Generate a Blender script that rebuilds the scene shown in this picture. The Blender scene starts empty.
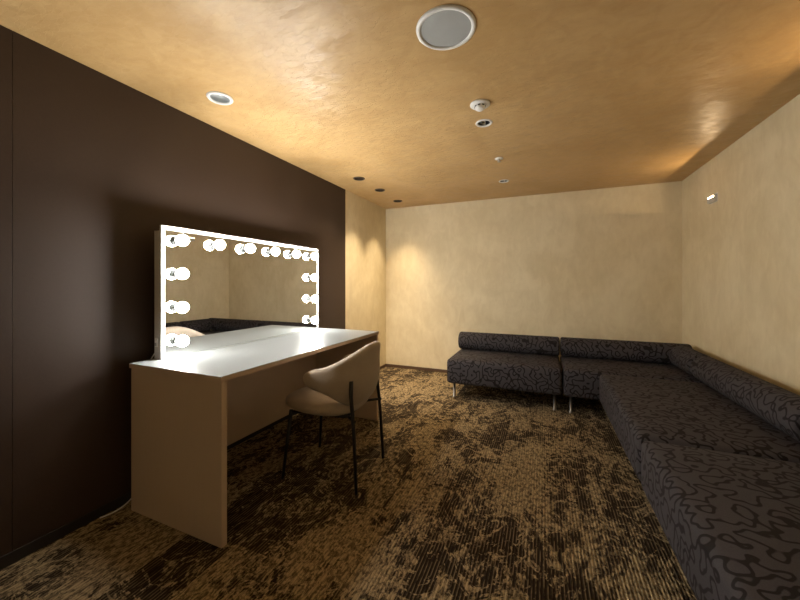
import bpy, bmesh, math, random
from math import sin, cos, pi, radians, sqrt
from mathutils import Vector, Matrix
random.seed(4)
S = bpy.context.scene
C = S.collection

# ------------------------------------------------------------------ nodes
class NT:
    def __init__(s, name):
        s.m = bpy.data.materials.new(name); s.m.use_nodes = True
        s.t = s.m.node_tree; s.t.nodes.clear()
        s.out = s.n('ShaderNodeOutputMaterial')
    def n(s, typ, **kw):
        nd = s.t.nodes.new(typ)
        for k, v in kw.items(): setattr(nd, k, v)
        return nd
    def link(s, a, b): s.t.links.new(a, b)
    def put(s, sock, v):
        if hasattr(v, 'is_output'): s.link(v, sock)
        else: sock.default_value = v
    def math(s, op, a, b=0.0, c=None):
        nd = s.n('ShaderNodeMath', operation=op)
        s.put(nd.inputs[0], a); s.put(nd.inputs[1], b)
        if c is not None: s.put(nd.inputs[2], c)
        return nd.outputs[0]
    def smooth(s, v, lo, hi):
        nd = s.n('ShaderNodeMapRange', interpolation_type='SMOOTHSTEP')
        s.put(nd.inputs[0], v); nd.inputs[1].default_value = lo; nd.inputs[2].default_value = hi
        return nd.outputs[0]
    def coord(s): return s.n('ShaderNodeTexCoord').outputs['Object']
    def mapping(s, vec, scale=(1,1,1), rot=(0,0,0), loc=(0,0,0)):
        nd = s.n('ShaderNodeMapping'); s.link(vec, nd.inputs[0])
        nd.inputs[1].default_value = loc; nd.inputs[2].default_value = rot; nd.inputs[3].default_value = scale
        return nd.outputs[0]
    def noise(s, vec, scale, detail=2, rough=.5, dist=0.0):
        nd = s.n('ShaderNodeTexNoise'); s.link(vec, nd.inputs['Vector'])
        nd.inputs['Scale'].default_value = scale; nd.inputs['Detail'].default_value = detail
        nd.inputs['Roughness'].default_value = rough; nd.inputs['Distortion'].default_value = dist
        return nd.outputs[0]
    def mix(s, f, a, b):
        nd = s.n('ShaderNodeMix', data_type='RGBA')
        s.put(nd.inputs[0], f)
        s.put(nd.inputs[6], a if hasattr(a, 'is_output') else (*a, 1))
        s.put(nd.inputs[7], b if hasattr(b, 'is_output') else (*b, 1))
        return nd.outputs[2]
    def bsdf(s, color, rough=.5, metal=0, spec=.5, bump=None, bstr=.2, bdist=.01, **kw):
        b = s.n('ShaderNodeBsdfPrincipled')
        s.put(b.inputs['Base Color'], color if hasattr(color, 'is_output') else (*color, 1))
        s.put(b.inputs['Roughness'], rough); s.put(b.inputs['Metallic'], metal)
        s.put(b.inputs['Specular IOR Level'], spec)
        if bump is not None:
            bn = s.n('ShaderNodeBump'); bn.inputs['Strength'].default_value = bstr
            bn.inputs['Distance'].default_value = bdist
            s.link(bump, bn.inputs['Height']); s.link(bn.outputs[0], b.inputs['Normal'])
        for k, v in kw.items(): s.put(b.inputs[k], v)
        s.link(b.outputs[0], s.out.inputs[0])
        return s.m

def m_plain(name, col, rough=.5, metal=0, spec=.5, var=.06, scale=20):
    t = NT(name); c = t.coord()
    f = t.noise(c, scale, 3)
    lo = tuple(x*(1-var) for x in col); hi = tuple(min(1, x*(1+var)) for x in col)
    return t.bsdf(t.mix(f, lo, hi), rough, metal, spec)

def m_emit(name, col, strength):
    t = NT(name); e = t.n('ShaderNodeEmission')
    e.inputs[0].default_value = (*col, 1); e.inputs[1].default_value = strength
    t.link(e.outputs[0], t.out.inputs[0]); return t.m

def m_plaster():
    t = NT('cream_plaster'); c = t.coord()
    a = t.noise(c, 1.6, 6, .62, .6); b = t.noise(t.mapping(c, (1, 1, .45)), 14, 5, .6, .8)
    f = t.math('ADD', t.math('MULTIPLY', a, .65), t.math('MULTIPLY', b, .35))
    f = t.smooth(f, .34, .66)
    col = t.mix(f, (.67, .565, .36), (.79, .69, .475))
    return t.bsdf(col, .62, 0, .3, bump=b, bstr=.12, bdist=.004)

def m_ceiling():
    t = NT('ochre_trowelled_plaster'); c = t.coord()
    a = t.noise(c, 1.9, 6, .62, .8); b = t.noise(c, 9, 6, .6, 1.4)
    f = t.smooth(t.math('ADD', t.math('MULTIPLY', a, .6), t.math('MULTIPLY', b, .4)), .34, .66)
    col = t.mix(f, (.455, .285, .116), (.555, .367, .167))
    nz = t.n('ShaderNodeTexNoise'); nz.inputs['Scale'].default_value = 6; nz.inputs['Detail'].default_value = 3
    t.link(c, nz.inputs['Vector'])
    sc = t.n('ShaderNodeVectorMath', operation='SCALE'); t.link(nz.outputs[1], sc.inputs[0]); sc.inputs[3].default_value = .16
    h = t.math('MULTIPLY', b, .0014)
    for scl, rot, k in (((1, 2.6, 1), .9, 15), ((1, 3.0, 1), -.5, 12)):     # overlapping strokes of the trowel
        wv = t.n('ShaderNodeVectorMath', operation='ADD')
        t.link(t.mapping(c, scl, (0, 0, rot)), wv.inputs[0]); t.link(sc.outputs[0], wv.inputs[1])
        v = t.n('ShaderNodeTexVoronoi', feature='F1'); v.inputs['Scale'].default_value = k
        t.link(wv.outputs[0], v.inputs['Vector'])
        dl = t.n('ShaderNodeVectorMath', operation='SUBTRACT'); t.link(wv.outputs[0], dl.inputs[0]); t.link(v.outputs['Position'], dl.inputs[1])
        cc = t.n('ShaderNodeVectorMath', operation='SUBTRACT'); t.link(v.outputs['Color'], cc.inputs[0]); cc.inputs[1].default_value = (.5, .5, .5)
        dt = t.n('ShaderNodeVectorMath', operation='DOT_PRODUCT'); t.link(dl.outputs[0], dt.inputs[0]); t.link(cc.outputs[0], dt.inputs[1])
        h = t.math('ADD', h, t.math('MULTIPLY', dt.outputs['Value'], .034))
    rough = t.math('ADD', t.math('MULTIPLY', b, .2), .28)
    return t.bsdf(col, rough, 0, .27, bump=h, bstr=1.0, bdist=1.0)

def m_brown_wall():
    t = NT('dark_brown_wallcovering'); c = t.coord()
    a = t.noise(c, 2.2, 4); b = t.noise(t.mapping(c, (1, 1, 1)), 90, 4, .7)
    f = t.math('ADD', t.math('MULTIPLY', a, .5), t.math('MULTIPLY', b, .5))
    col = t.mix(f, (.029, .0160, .0100), (.051, .0295, .0190))
    return t.bsdf(col, .55, 0, .45, bump=b, bstr=.15, bdist=.003)

def m_carpet():
    t = NT('rippled_brown_carpet'); c = t.coord()
    xyz = t.n('ShaderNodeSeparateXYZ'); t.link(c, xyz.inputs[0]); x, y = xyz.outputs[0], xyz.outputs[1]
    ix = t.math('FLOOR', t.math('DIVIDE', x, .25))
    iy = t.math('FLOOR', t.math('DIVIDE', t.math('ADD', y, t.math('MULTIPLY', ix, .37)), .75))
    cmb = t.n('ShaderNodeCombineXYZ'); t.link(ix, cmb.inputs[0]); t.link(iy, cmb.inputs[1])
    wn = t.n('ShaderNodeTexWhiteNoise', noise_dimensions='2D'); t.link(cmb.outputs[0], wn.inputs['Vector'])
    sc = t.n('ShaderNodeVectorMath', operation='SCALE'); t.link(wn.outputs[1], sc.inputs[0]); sc.inputs[3].default_value = 30
    ad = t.n('ShaderNodeVectorMath', operation='ADD'); t.link(c, ad.inputs[0]); t.link(sc.outputs[0], ad.inputs[1])
    n1 = t.noise(t.mapping(c, (1.0, .55, 1), loc=(1.3, .4, 0)), 3.0, 5, .6, 1.0)
    n2 = t.noise(t.mapping(ad.outputs[0], (1.0, .40, 1)), 6.5, 6, .62, 1.5)
    n3 = t.noise(t.mapping(c, (1, .5, 1)), 66, 4, .75, .6)
    n4 = t.noise(t.mapping(c, (1, .25, 1)), 48, 3, .7, .3)
    n5 = t.noise(t.mapping(c, (1, .8, 1)), 4.5, 5, .6, 2.6)
    swirl = t.math('SUBTRACT', 1.0, t.smooth(t.math('ABSOLUTE', t.math('SUBTRACT', n5, .5)), .0, .05))
    rib = t.math('SINE', t.math('MULTIPLY', x, 2*pi/.0142))
    val = t.math('ADD', t.math('MULTIPLY', n1, .45), t.math('MULTIPLY', n2, .55))
    val = t.math('ADD', val, t.math('MULTIPLY', t.math('SUBTRACT', wn.outputs[0], .5), .13))
    val = t.math('ADD', val, t.math('MULTIPLY', t.math('SUBTRACT', n3, .5), .36))
    val = t.math('ADD', val, t.math('MULTIPLY', swirl, .125))
    mask = t.smooth(val, .482, .568)
    fleck = t.smooth(n3, .41, .58)
    light = t.math('MULTIPLY', mask, t.math('ADD', .24, t.math('MULTIPLY', fleck, .76)))
    line = t.math('MULTIPLY', t.smooth(rib, .35, .95), t.smooth(n4, .38, .56))
    f = t.math('MAXIMUM', light, t.math('MULTIPLY', line, .40))
    f = t.math('MULTIPLY', f, t.math('SUBTRACT', 1.0, t.math('MULTIPLY', t.smooth(t.math('MULTIPLY', rib, -1.0), .2, .95), .34)))
    col = t.mix(f, (.020, .0120, .0062), (.41, .31, .175))
    h = t.math('ADD', t.math('MULTIPLY', rib, .5), n3)
    return t.bsdf(col, .92, 0, .15, bump=h, bstr=.5, bdist=.006)

def m_fabric():
    t = NT('charcoal_squiggle_fabric'); c = t.coord()
    SC, E = 23, .003
    def nz(off):
        return t.noise(t.mapping(c, loc=off), SC, 0, .5, 0)
    n = nz((0, 0, 0)); g2 = None
    for off in ((E, 0, 0), (0, E, 0), (0, 0, E)):       # slope of the field, for lines of even width
        d = t.math('SUBTRACT', nz(off), n)
        d = t.math('MULTIPLY', d, d)
        g2 = d if g2 is None else t.math('ADD', g2, d)
    g = t.math('MAXIMUM', t.math('DIVIDE', t.math('SQRT', g2), E), 4.0)
    l = t.math('DIVIDE', t.math('ABSOLUTE', t.math('SUBTRACT', n, .5)), g)
    f = t.smooth(l, .0028, .0062)
    weave = t.noise(c, 260, 2)
    base = t.mix(weave, (.040, .036, .040), (.066, .060, .065))
    col = t.mix(f, (.0105, .0075, .008), base)
    return t.bsdf(col, .85, 0, .25, bump=weave, bstr=.12, bdist=.002)

def m_laminate(name, col, rough, spec=.4):
    t = NT(name); c = t.coord()
    n = t.noise(t.mapping(c, (8, 8, 1)), 9, 4, .6)
    lo = tuple(x*.93 for x in col)
    return t.bsdf(t.mix(n, lo, col), rough, 0, spec)

def m_velvet():
    t = NT('dusty_beige_velvet'); c = t.coord()
    n = t.noise(c, 60, 4, .7); k = t.noise(c, 9, 3)
    col = t.mix(t.math('ADD', t.math('MULTIPLY', n, .5), t.math('MULTIPLY', k, .5)), (.37, .305, .24), (.49, .41, .33))
    return t.bsdf(col, .85, 0, .2, bump=n, bstr=.1, bdist=.002, **{'Sheen Weight': .25, 'Sheen Roughness': .4})

M = dict(
    plaster=m_plaster(), ceiling=m_ceiling(), brown=m_brown_wall(), carpet=m_carpet(), fabric=m_fabric(),
    top=m_laminate('white_laminate', (.138, .147, .147), .34, .26), side=m_laminate('pale_birch_laminate', (.60, .465, .345), .42),
    velvet=m_velvet(), black=m_plain('black_powder_coat', (.012, .011, .011), .45),
    skirting=m_plain('brown_skirting', (.10, .055, .03), .6), darkskirting=m_plain('black_skirting', (.015, .011, .01), .6),
    chrome=m_plain('brushed_chrome', (.34, .32, .30), .32, 1), white=m_plain('white_plastic', (.80, .79, .76), .4),
    frame=m_plain('white_lacquer', (.60, .60, .59), .4), box=m_plain('grey_white_board', (.55, .53, .50), .5),
    mirror=m_plain('silvered_glass', (.86, .87, .86), .0, 1, var=.004),
    bulb=m_emit('lit_opal_glass', (1.0, .975, .92), 108), grille=m_plain('grey_grille', (.36, .37, .36), .7),
    rim=m_plain('bronze_black_rim', (.035, .022, .014), .4), baffle=m_plain('black_baffle', (.01, .009, .008), .5),
    reflector=m_plain('satin_reflector', (.55, .57, .58), .22, 1),
    lens=m_emit('warm_lit_lens', (1, .62, .30), 6), opal=m_emit('lit_opal_strip', (1, .80, .52), 26),
    socket=m_plain('grey_socket', (.13, .134, .134), .6, 0, .2), glaze=m_plain('frosted_grey_diffuser', (.36, .38, .38), .3), cable=m_plain('white_cable_sheath', (.8, .8, .78), .4), nickel=m_plain('satin_nickel', (.50, .49, .47), .35, 1),
    cap=m_plain('slate_fabric', (.05, .05, .065), .85),
)

# ------------------------------------------------------------------ mesh helpers
def obj(name, bm, mat, parent=None, smooth=False, loc=None):
    bmesh.ops.recalc_face_normals(bm, faces=bm.faces)
    me = bpy.data.meshes.new(name); bm.to_mesh(me); bm.free()
    me.materials.append(mat)
    o = bpy.data.objects.new(name, me); C.objects.link(o)
    if smooth:
        for p in me.polygons: p.use_smooth = True
    if parent is not None: o.parent = parent
    if loc: o.location = loc
    return o
def thing(name, label, cat, loc=(0, 0, 0), rz=0, group=None):
    o = bpy.data.objects.new(name, None); C.objects.link(o); o.empty_display_size = .1
    o.location = loc; o.rotation_euler = (0, 0, rz)
    return tag(o, label, cat, group)
def tag(o, label, cat, group=None):
    o['label'] = label; o['category'] = cat
    if group: o['group'] = group
    return o
def struct(name, bm, mat):
    o = obj(name, bm, mat); o['kind'] = 'structure'; return o
def box(bm, x0, x1, y0, y1, z0, z1, bev=0):
    r = bmesh.ops.create_cube(bm, size=1)
    vs = r['verts']
    for v in vs:
        v.co = Vector(((x0+x1)/2 + v.co.x*(x1-x0), (y0+y1)/2 + v.co.y*(y1-y0), (z0+z1)/2 + v.co.z*(z1-z0)))
    if bev:
        es = list({e for v in vs for e in v.link_edges})
        bmesh.ops.bevel(bm, geom=es, offset=bev, segments=2, affect='EDGES', profile=.5)
    return bm
def B(*a, **k): return box(bmesh.new(), *a, **k)
def axis_pts(h, r, n):
    e = [0, .12, .3, .55, 1.0]
    lo = [-h + r*q for q in e]
    mid = [(-h+r) + (2*h-2*r)*i/n for i in range(1, n)]
    return lo + mid + [-q for q in reversed(lo)]
def rbox(hx, hy, hz, r, n=8, crown=0.0, cen=(0, 0, 0), pinch=0.0):
    """upholstered block: rounded box with a crowned top"""
    bm = bmesh.new(); d = {}
    X, Y, Z = axis_pts(hx, r, n), axis_pts(hy, r, n), axis_pts(hz, r, 3)
    H = (hx, hy, hz)
    def V(p):
        k = tuple(round(q, 5) for q in p)
        if k in d: return d[k]
        inn = [max(-H[i]+r, min(H[i]-r, p[i])) for i in range(3)]
        dr = Vector([p[i]-inn[i] for i in range(3)])
        if dr.length > 1e-9: dr = dr.normalized()*r
        q = Vector(inn)+dr
        if p[2] > 0:
            q.z += crown*(1-(abs(p[0])/hx)**4)*(1-(abs(p[1])/hy)**4)
        d[k] = bm.verts.new(q+Vector(cen)); return d[k]
    def grid(A, Bq, f):
        for i in range(len(A)-1):
            for j in range(len(Bq)-1):
                vs = [V(f(A[i], Bq[j])), V(f(A[i+1], Bq[j])), V(f(A[i+1], Bq[j+1])), V(f(A[i], Bq[j+1]))]
                try: bm.faces.new(vs)
                except ValueError: pass
    for s in (-1, 1):
        grid(X, Y, lambda a, b: (a, b, s*hz)); grid(X, Z, lambda a, b: (a, s*hy, b)); grid(Y, Z, lambda a, b: (s*hx, a, b))
    return bm
def lathe(bm, prof, axis='Z', cen=(0, 0, 0), seg=40, cap=True):
    """prof: list of (radius, height along axis)"""
    rings = []
    for r, h in prof:
        ring = []
        if r < 1e-6:
            ring = None
        rings.append((r, h))
    def P(r, h, a):
        u, v = r*cos(a), r*sin(a)
        p = {'Z': (u, v, h), 'X': (h, u, v), 'Y': (u, h, v)}[axis]
        return Vector(p)+Vector(cen)
    vr = []
    for r, h in rings:
        if r < 1e-6: vr.append([bm.verts.new(P(0, h, 0))])
        else: vr.append([bm.verts.new(P(r, h, 2*pi*k/seg)) for k in range(seg)])
    for A, Bq in zip(vr, vr[1:]):
        for k in range(seg):
            k2 = (k+1) % seg
            if len(A) == 1 and len(Bq) == 1: continue
            if len(A) == 1: bm.faces.new((A[0], Bq[k], Bq[k2]))
            elif len(Bq) == 1: bm.faces.new((A[k], A[k2], Bq[0]))
            else: bm.faces.new((A[k], A[k2], Bq[k2], Bq[k]))
    if cap:
        for q in (vr[0], vr[-1]):
            if len(q) > 2: bm.faces.new(q)
    return bm
def L(prof, **k): return lathe(bmesh.new(), prof, **k)
def tube(bm, pts, r, seg=12, r1=None):
    pts = [Vector(p) for p in pts]; n = len(pts); rings = []
    ref = None
    for i, p in enumerate(pts):
        t = (pts[min(i+1, n-1)]-pts[max(i-1, 0)]).normalized()
        if ref is None:
            ref = t.orthogonal().normalized()
        ref = (ref - t*ref.dot(t)).normalized(); bi = t.cross(ref)
        rr = r if r1 is None else r+(r1-r)*i/(n-1)
        rings.append([bm.verts.new(p+ref*rr*cos(2*pi*k/seg)+bi*rr*sin(2*pi*k/seg)) for k in range(seg)])
    for A, Bq in zip(rings, rings[1:]):
        for k in range(seg): bm.faces.new((A[k], A[(k+1) % seg], Bq[(k+1) % seg], Bq[k]))
    bm.faces.new(rings[0]); bm.faces.new(rings[-1])
    return bm
def T(pts, r, **k): return tube(bmesh.new(), pts, r, **k)
def bez(p0, p1, p2, p3, n=14):
    P = [Vector(q) for q in (p0, p1, p2, p3)]
    return [P[0]*(1-t)**3+P[1]*3*t*(1-t)**2+P[2]*3*t*t*(1-t)+P[3]*t**3 for t in [i/n for i in range(n+1)]]

# ------------------------------------------------------------------ room
XL, XR, YB, YF, H = -2.015, 1.30, 4.28, -1.3, 2.195
YE = 3.222                                       # where the brown wall covering stops
struct('floor', B(XL-.1, XR+.1, YF-.1, YB+.1, -.08, 0), M['carpet'])
struct('wall_back', B(XL-.1, XR+.1, YB, YB+.1, 0, H+.12), M['plaster'])
struct('wall_right', B(XR, XR+.1, YF-.1, YB, 0, H+.12), M['plaster'])
struct('wall_front', B(XL-.1, XR+.1, YF-.1, YF, 0, H+.12), M['plaster'])
bm = bmesh.new()
box(bm, XL-.1, XL, .6665, YE, 0, H+.12, .0006); box(bm, XL-.1, XL, YF-.1, .6655, 0, H+.12, .0006)
struct('wall_left', bm, M['brown'])
struct('wall_left_end', B(XL-.1, XL-.004, YE, YB, 0, H+.12), M['plaster'])
struct('baseboard_back', B(XL, XR, YB-.008, YB, 0, .04, .002), M['skirting'])
struct('baseboard_left', B(XL, XL+.006, YF, YE, 0, .05, .002), M['darkskirting'])
struct('baseboard_left_end', B(XL-.004, XL+.004, YE+.002, YB-.008, 0, .04, .002), M['skirting'])

# ceiling fittings: (x, y, hole radius)
DARK = [(-1.679, 2.936), (-1.672, 3.386), (-1.685, 3.92)]
RING = (-1.672, 1.362); EYE = [(-.353, 2.239), (-.365, 3.579)]
holes = [(x, y, .046) for x, y in DARK] + [(RING[0], RING[1], .052)] + [(EYE[0][0], EYE[0][1], .042), (EYE[1][0], EYE[1][1], .042)]
bm = bmesh.new(); es = []
def loop(pts):
    vs = [bm.verts.new(p) for p in pts]
    for a, b in zip(vs, vs[1:]+vs[:1]): es.append(bm.edges.new((a, b)))
loop([(XL-.1, YF-.1, H), (XR+.1, YF-.1, H), (XR+.1, YB+.1, H), (XL-.1, YB+.1, H)])
for x, y, r in holes: loop([(x+r*cos(2*pi*k/40), y+r*sin(2*pi*k/40), H) for k in range(40)])
bmesh.ops.triangle_fill(bm, use_beauty=True, use_dissolve=False, edges=es)
for f in list(bm.faces):
    c = f.calc_center_median()
    if any((c.x-x)**2+(c.y-y)**2 < (r*.99)**2 and all((v.co.x-x)**2+(v.co.y-y)**2 < (r*1.01)**2 for v in f.verts) for x, y, r in holes):
        bm.faces.remove(f)
for f in bm.faces:
    f.normal_update()
struct('ceiling', bm, M['ceiling'])

def spot(name, loc, power, col, deg, blend, parent, rad=.02):
    ld = bpy.data.lights.new(name, 'SPOT'); ld.energy = power; ld.color = col
    ld.spot_size = radians(deg); ld.spot_blend = blend; ld.shadow_soft_size = rad
    o = bpy.data.objects.new(name, ld); C.objects.link(o); o.parent = parent; o.location = loc
    return o

# three lit, dark-rimmed downlights along the left wall
lab = ['dark rimmed recessed downlight, nearest of three beside the brown wall',
       'dark rimmed recessed downlight, middle of three along the left wall',
       'dark rimmed recessed downlight closest to the back wall corner']
for (x, y), lb, watt, cone in zip(DARK, lab, (18, 50, 46), (84, 78, 74)):
    t = thing('downlight', lb, 'ceiling light', (x, y, H), 0, 'dark downlights along the left wall')
    obj('rim', L([(.045, .002), (.045, -.006), (.056, -.006), (.0575, 0), (.056, .0)], cap=False), M['rim'], t, True)
    obj('baffle', L([(.0455, -.004), (.043, .05), (.034, .085), (.034, .088), (0, .088)], cap=False), M['baffle'], t, True)
    obj('lens', L([(0, .072), (.034, .072), (.034, .076), (0, .076)]), M['lens'], t)
    spot('lamp', (0, 0, .028), watt, (1, .77, .50), cone, 1.0, t, .018)

# white ring downlight above the desk (unlit)
t = thing('downlight', 'white ringed downlight with grey reflector above the desk', 'ceiling light', (*RING, H))
obj('rim', L([(.050, .002), (.050, -.004), (.055, -.008), (.064, -.007), (.068, -.002), (.068, 0)], cap=False), M['white'], t, True)
obj('reflector', L([(.0505, -.003), (.048, .012), (.040, .022), (.022, .028), (0, .029)], cap=False), M['glaze'], t, True)
obj('lamp_bulb', L([(0, .017), (.007, .018), (.010, .022), (.010, .028), (0, .030)]), M['white'], t, True)

# adjustable eyeball downlights (unlit)
for (x, y), lb, r in zip(EYE, ['chrome adjustable downlight just behind the smoke detector', 'small chrome adjustable downlight nearest the back wall, past the sprinkler'], (.054, .052)):
    t = thing('downlight', lb, 'ceiling light', (x, y, H), 0, 'chrome adjustable downlights')
    obj('rim', L([(.040, .002), (.040, -.004), (r-.004, -.006), (r, -.001), (r, 0)], cap=False), M['white'], t, True)
    obj('baffle', L([(.0405, -.002), (.041, .07), (0, .07)], cap=False), M['baffle'], t, True)
    bm = bmesh.new()
    lathe(bm, [(.016, .0), (.021, -.002), (.0235, .004), (.0235, .03), (.018, .034), (0, .034)], cen=(0, 0, 0), cap=False)
    bmesh.ops.rotate(bm, verts=bm.verts, cent=(0, 0, .015), matrix=Matrix.Rotation(radians(24), 3, 'Y'))
    bmesh.ops.translate(bm, verts=bm.verts, vec=(-.008, 0, .004))
    obj('lamp_head', bm, M['reflector'], t, True)
    for q in (-1, 1): obj('bracket', B(-.006, .006, q*.031-.0015, q*.031+.0015, -.002, .05), M['nickel'], t)

# smoke detector
t = thing('smoke_detector', 'white domed smoke detector on the ochre ceiling', 'smoke detector', (-.337, 1.994, H))
obj('base', L([(0, 0), (.056, 0), (.057, -.006), (.050, -.012), (0, -.012)]), M['white'], t, True)
obj('dome', L([(.030, -.011), (.030, -.020), (.026, -.030), (.018, -.036), (0, -.038)], cap=False), M['white'], t, True)
bm = bmesh.new()
for k in range(8):
    if 1: 
        b0 = bmesh.ops.create_cube(bm, size=1)['verts']
        for v in b0: v.co = Vector((.0305+v.co.x*.002, v.co.y*.014, -.0165+v.co.z*.006))
        bmesh.ops.rotate(bm, verts=b0, cent=(0, 0, 0), matrix=Matrix.Rotation(2*pi*k/8, 3, 'Z'))
obj('vent_slots', bm, M['baffle'], t)

# sprinkler head
t = thing('sprinkler_head', 'tiny ceiling sprinkler head with white escutcheon', 'sprinkler', (-.338, 2.921, H))
obj('escutcheon', L([(0, 0), (.034, 0), (.033, -.004), (.014, -.007), (0, -.007)]), M['white'], t, True)
obj('nozzle', L([(0, -.006), (.009, -.006), (.009, -.014), (.006, -.018), (.006, -.026), (0, -.026)]), M['nickel'], t, True)
obj('deflector', L([(0, -.026), (.015, -.026), (.015, -.028), (0, -.028)]), M['nickel'], t, True)

# round speaker
t = thing('ceiling_speaker', 'round grey grilled ceiling speaker with white rim', 'speaker', (-.367, 1.352, H))
obj('rim', L([(.103, -.001), (.103, -.006), (.112, -.009), (.121, -.005), (.122, 0)], cap=False), M['white'], t, True)
obj('grille', L([(0, -.004), (.06, -.004), (.1035, -.003), (.1035, 0), (0, 0)]), M['grille'], t)

# ------------------------------------------------------------------ wall sconces
def sconce(y, label):
    t = thing('wall_sconce', label, 'wall light', (XR, y, 1.822), 0, 'wall sconces on the right wall')
    bm = bmesh.new(); w = .058                      # shallow housing, open at the top, low front lip
    box(bm, -.027, -.0255, -w, w, 0, .0365); box(bm, -.0255, -.003, -w, w, 0, .002)
    box(bm, -.0255, -.003, -w, -w+.002, .002, .058); box(bm, -.0255, -.003, w-.002, w, .002, .058)
    obj('housing', bm, M['box'], t)
    obj('back_plate', B(-.003, 0, -w-.002, w+.002, -.002, .070, bev=.0008), M['white'], t)
    obj('added_cutoff_strip', B(-.0218, -.006, -w+.002, w-.002, .0480, .0488), M['white'], t)   # added strip, keeps lamp light off the ceiling band beside the wall
    ld = bpy.data.lights.new('lamp', 'AREA'); ld.shape = 'RECTANGLE'; ld.size = .07; ld.size_y = .0015
    ld.energy = 1.0; ld.color = (1, .72, .42)
    o = bpy.data.objects.new('lamp', ld); C.objects.link(o); o.parent = t
    o.location = (-.016, 0, .0355)
    o.rotation_euler = Matrix(((0, .866, .5), (1, 0, 0), (0, .5, -.866))).to_euler()
    return t
sconce(3.575, 'small metal uplight sconce glowing on the right wall near the corner')
sconce(1.95, 'small metal uplight sconce added out of view on the right wall, nearer the camera')  # outside the view, added to brighten the right end of the ceiling

# ------------------------------------------------------------------ dressing table
DX0, DX1, DY0, DY1, DZ = -1.934, -1.284, 1.050, 2.585, .748
t = thing('dressing_table', 'long white-topped dressing table with pale panel sides under the lit mirror', 'table', ((DX0+DX1)/2, (DY0+DY1)/2, 0))
cx, cy = t.location.x, t.location.y
def dbox(x0, x1, y0, y1, z0, z1, bev=.0015): return B(x0-cx, x1-cx, y0-cy, y1-cy, z0, z1, bev=bev)
obj('tabletop', dbox(DX0, DX1, DY0, DY1, DZ-.002, DZ, .0005), M['top'], t)
obj('edge_band', dbox(DX0, DX1, DY0, DY1, DZ-.024, DZ-.002, .0005), M['side'], t)
obj('side_panel', dbox(DX0+.006, DX1-.003, DY0+.006, DY0+.034, 0, DZ-.024), M['side'], t)
obj('side_panel', dbox(DX0+.006, DX1-.003, DY1-.034, DY1-.006, 0, DZ-.024), M['side'], t)
obj('back_panel', dbox(DX0+.012, DX0+.032, DY0+.034, DY1-.034, .09, DZ-.024), M['side'], t)

# ------------------------------------------------------------------ vanity mirror
MX, MY0, MY1, MZ1 = -1.870, 1.166, 2.535, 1.465
t = thing('vanity_mirror', 'wide white-framed vanity mirror ringed with lit globe bulbs on the desk', 'mirror', (MX, (MY0+MY1)/2, DZ))
my = t.location.y
hw = (MY1-MY0)/2; hh = MZ1-DZ
obj('mirror_glass', B(-.004, 0, -hw+.020, hw-.020, .003, hh-.022), M['mirror'], t)
bm = bmesh.new()
box(bm, -.012, .001, -hw, -hw+.021, 0, hh, .0007); box(bm, -.012, .001, hw-.021, hw, 0, hh, .0007)
box(bm, -.012, .001, -hw+.021, hw-.021, hh-.023, hh, .0007); box(bm, -.012, -.0005, -hw+.021, hw-.021, 0, .0028)
obj('frame', bm, M['frame'], t)
obj('backing_box', B(-.062, -.012, -hw+.004, hw-.004, 0, hh-.028, bev=.001), M['box'], t)
o = obj('switch_plate', B(-.050, -.030, -hw-.002, -hw+.004, .065, .110, bev=.001), M['white'], t)
obj('switch_button', B(-.046, -.034, -hw-.004, -hw-.002, .092, .104), M['white'], o)
obj('socket_face', B(-.046, -.034, -hw-.004, -hw-.002, .071, .086), M['grille'], o)
ys = [1.251+(2.423-1.251)*k/5 for k in range(6)]
spots = [(y, 1.390) for y in ys]
for z in (1.206, 1.021, .837): spots += [(ys[0], z), (ys[-1], z)]
BR, BC = .0315, .0445
prof = [(.0125, BC-.030)] + [(BR*sin(a), BC-BR*cos(a)) for a in [pi*k/20 for k in range(3, 21)]]
prof[-1] = (0, BC+BR)
for y, z in spots:
    b = obj('globe_bulb', L(prof, axis='X', cap=True, seg=28), M['bulb'], t, True, loc=(0, y-my, z-DZ))
    obj('bulb_socket', L([(0, .0002), (.0175, .0002), (.0175, .007), (.0200, .014), (.0266, BC-.0168), (.0262, BC-.0164)], axis='X', seg=24), M['socket'], b, True)

# power cord of the mirror
pts = bez((-1.938, 1.25, .85), (-1.955, 1.25, .85), (-1.956, 1.20, .80), (-1.956, 1.14, .70), 8)
pts += bez((-1.956, 1.14, .70), (-1.960, 1.07, .45), (-1.955, 1.15, .15), (-1.950, 1.10, .075), 12)[1:]
pts += bez((-1.950, 1.10, .075), (-1.948, 1.06, .030), (-1.965, 1.02, .006), (-2.000, .958, .0045), 14)[1:]
tag(obj('power_cord', T(pts, .0032, seg=8), M['cable'], None, True), 'thin white power cord curling on the carpet behind the desk', 'cord')

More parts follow.
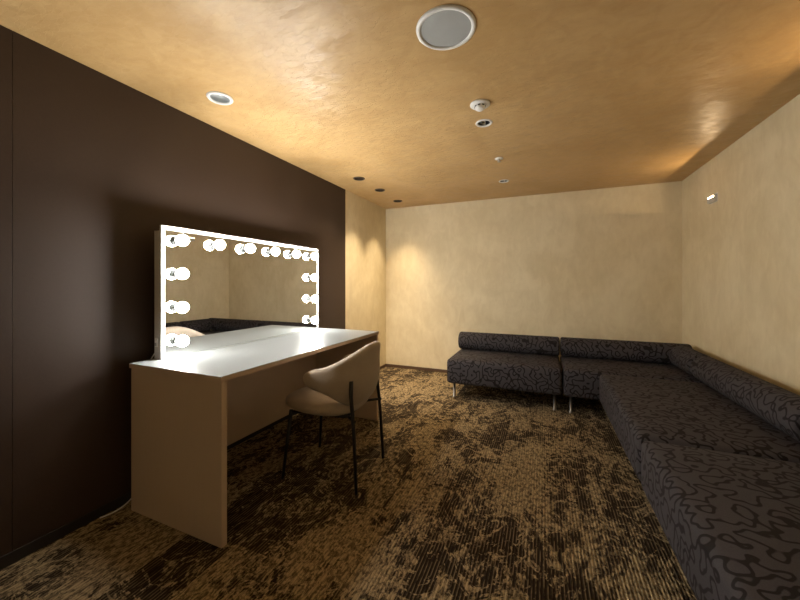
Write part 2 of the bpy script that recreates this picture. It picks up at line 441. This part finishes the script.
# ------------------------------------------------------------------ chair
def sup(a, b, th, n):
    s, c = sin(th), cos(th)
    return (a*math.copysign(abs(s)**(2/n), s), -b*math.copysign(abs(c)**(2/n), c))
chair = thing('vanity_chair', 'beige upholstered tub chair with black metal legs drawn up to the desk', 'chair', (-1.196, 1.800, 0), radians(94.8))
def shell():
    bm = bmesh.new(); rings = []
    TM, T1 = radians(106), radians(87); N = 56
    for i in range(N+1):
        th = -TM + 2*TM*i/N
        u = abs(th)
        k = max(0, min(1, (u-radians(8))/radians(92))); k = .6*k*k*(3-2*k)+.4*k
        zt = .800 - .138*k
        kb = max(0, min(1, (u-radians(35))/radians(65))); kb = kb*kb*(3-2*kb)
        zb = .440 + .115*kb
        if u > T1:
            q = min(.999, (u-T1)/(TM-T1)); g = max(.12, sqrt(1-q*q))
            zm = (zt+zb)/2 + .01
            zt = zm+(zt-zm)*g; zb = zm+(zb-zm)*g
        th_ = .024*(1 if u < T1 else max(.25, sqrt(max(0, 1-((u-T1)/(TM-T1))**4))))
        n = 2.45
        ring = []
        W = [0, .008, .025, .05, .085, .15, .26, .38, .5, .62, .74, .85, .915, .95, .975, .992, 1]
        K = len(W)
        for j in range(2*K):                       # closed stadium-like section
            if j < K: w = W[j]; side = 1
            else: w = W[2*K-1-j]; side = -1
            z = zb+(zt-zb)*w
            lean = .030*max(0, (z-.45)/.35)**1.3*max(0, cos(th))
            belly = .012*sin(pi*min(1, max(0, (z-.43)/.25)))
            e = min(1.0, min(w, 1-w)*(zt-zb)/.024); e = sqrt(max(.0, 1-(1-e)**2))*.97+.03
            off = side*th_*e
            slim = .045*max(0, (.62-z)/.18)**1.2
            a, b = .226+off+belly-slim, .226+off+belly+lean-slim*.55
            tuck = .035*max(0, (.50-z)/.075) ** 2
            x, y = sup(a-tuck, b-tuck, th, n)
            ring.append(bm.verts.new((x, y, z)))
        rings.append(ring)
    for A, Bq in zip(rings, rings[1:]):
        m = len(A)
        for k in range(m): bm.faces.new((A[k], A[(k+1) % m], Bq[(k+1) % m], Bq[k]))
    bm.faces.new(rings[0]); bm.faces.new(rings[-1])
    return bm
o = obj('backrest', shell(), M['velvet'], chair, True)
sd = o.modifiers.new('sub', 'SUBSURF'); sd.levels = 1; sd.render_levels = 1
def seat():
    bm = bmesh.new(); rings = []
    prof = [(.0, .400), (.80, .400), (.93, .404), (.985, .418), (1.0, .437), (.985, .456), (.94, .470), (.85, .479), (.6, .484), (.3, .486), (0, .486)]
    seg = 48
    for s, z in prof:
        if s == 0: rings.append([bm.verts.new((0, .02, z))]); continue
        ring = []
        for k in range(seg):
            th = 2*pi*k/seg
            x, y = sup(.225*s, (.292 if cos(th) < 0 else .215)*s, th, 2.6)
            x *= 1-.10*max(0, y)/.25
            ring.append(bm.verts.new((x, y+.022, z-(.022*max(0, y/.28)**2)*(z-.40)/.09)))
        rings.append(ring)
    for A, Bq in zip(rings, rings[1:]):
        for k in range(seg):
            k2 = (k+1) % seg
            if len(A) == 1: bm.faces.new((A[0], Bq[k], Bq[k2]))
            elif len(Bq) == 1: bm.faces.new((A[k], A[k2], Bq[0]))
            else: bm.faces.new((A[k], A[k2], Bq[k2], Bq[k]))
    return bm
obj('seat', seat(), M['velvet'], chair, True)
for s in (-1, 1):
    obj('leg', T([(s*.205, .240, 0), (s*.176, .200, .402)], .0085, r1=.0115), M['black'], chair, True)
    obj('leg', T([(s*.205, -.238, 0), (s*.199, -.222, .30), (s*.196, -.212, .42), (s*.192, -.200, .52), (s*.188, -.199, .61)], .009, r1=.0125), M['black'], chair, True)
bm = bmesh.new()
for s in (-1, 1):
    tube(bm, [(s*.174, .192, .392), (s*.15, -.15, .392)], .008)
    tube(bm, [(s*.202, -.228, .392), (s*.12, -.13, .392)], .008)
tube(bm, [(-.174, .185, .392), (.174, .185, .392)], .008); tube(bm, [(-.15, -.15, .392), (.15, -.15, .392)], .008)
obj('seat_frame', bm, M['black'], chair, True)

# ------------------------------------------------------------------ sofas
SZ0, SZ1, RR = .155, .398, .0975
def bolster_bm(axis, length):
    h = length/2; e = .020
    prof = [(0, -h)] + [(RR-e, -h)] + [(RR-e+e*sin(a), -h+e-e*cos(a)) for a in [pi/2*k/6 for k in range(1, 7)]]
    n = 8
    prof += [(RR, -h+e+(2*h-2*e)*k/n) for k in range(1, n)]
    prof += [(RR-e+e*cos(a), h-e+e*sin(a)) for a in [pi/2*k/6 for k in range(0, 7)]] + [(0, h)]
    return L(prof, axis=axis, seg=40)
def add_legs(t, pts, zt=SZ0):
    for x, y in pts:
        lg = obj('leg', L([(0, 0), (.017, 0), (.017, .006), (.0135, .008), (.0135, zt+.002), (0, zt+.002)], seg=20), M['chrome'], t, True, loc=(x, y, 0))
def sofa(label, x0, x1, y0, y1, bolsters, legs):
    t = thing('sofa_module', label, 'sofa', ((x0+x1)/2, (y0+y1)/2, 0), 0, 'patterned sofa modules forming an L')
    hx, hy, hz = (x1-x0)/2, (y1-y0)/2, (SZ1-SZ0)/2
    obj('seat', rbox(hx, hy, hz, .034, 8, .012, (0, 0, (SZ0+SZ1)/2)), M['fabric'], t, True)
    for ax, a0, a1, c in bolsters:
        ln = a1-a0; mid = (a0+a1)/2
        loc = (mid-t.location.x, c-t.location.y, .407+RR) if ax == 'X' else (c-t.location.x, mid-t.location.y, .407+RR)
        obj('bolster', bolster_bm(ax, ln), M['fabric'], t, True, loc=loc)
    add_legs(t, [(x-t.location.x, y-t.location.y) for x, y in legs])
    return t
BYc, BXc, YS = 3.872, 1.140, 3.31
sofa('dark squiggle-patterned sofa section at the free left end by the back wall', -.893, .158, YS, 3.99,
     [('X', -.885, .157, BYc)], [(-.833, 3.40), (.097, 3.40), (-.833, 3.92), (.097, 3.92)])
sofa('dark patterned corner sofa section where the two runs meet', .166, 1.245, YS, 3.99,
     [('X', .165, 1.238, BYc), ('Y', 3.315, 3.770, BXc)], [(.230, 3.39), (1.18, 3.39), (.230, 3.92), (1.18, 3.92)])
sofa('dark patterned sofa section against the right wall, next to the corner', .435, 1.245, 2.006, YS-.012,
     [('Y', 2.100, 3.288, BXc)], [(.62, 2.07), (1.18, 2.07), (.62, 3.24), (1.18, 3.24)])
sofa('dark patterned sofa section nearest the camera along the right wall', .435, 1.245, .700, 1.986,
     [('Y', .715, 1.985, BXc)], [(.62, .77), (1.18, .77), (.62, 1.93), (1.18, 1.93)])

# ------------------------------------------------------------------ world, camera
w = bpy.data.worlds.new('world'); S.world = w; w.use_nodes = True
w.node_tree.nodes['Background'].inputs[0].default_value = (0, 0, 0, 1)
cam = bpy.data.cameras.new('camera'); co = bpy.data.objects.new('camera', cam); C.objects.link(co)
cam.sensor_fit = 'HORIZONTAL'; cam.sensor_width = 36; cam.lens = 339*36/800
cam.shift_y = -16/800; cam.clip_start = .02
co.location = (0, 0, 1.15); co.rotation_euler = (radians(90), 0, math.atan(143/339))
S.camera = co
vs = S.view_settings
S.display_settings.display_device = 'sRGB'
vs.view_transform = 'Standard'; vs.look = 'None'; vs.gamma = 1; vs.use_curve_mapping = False
vs.exposure = 1.14
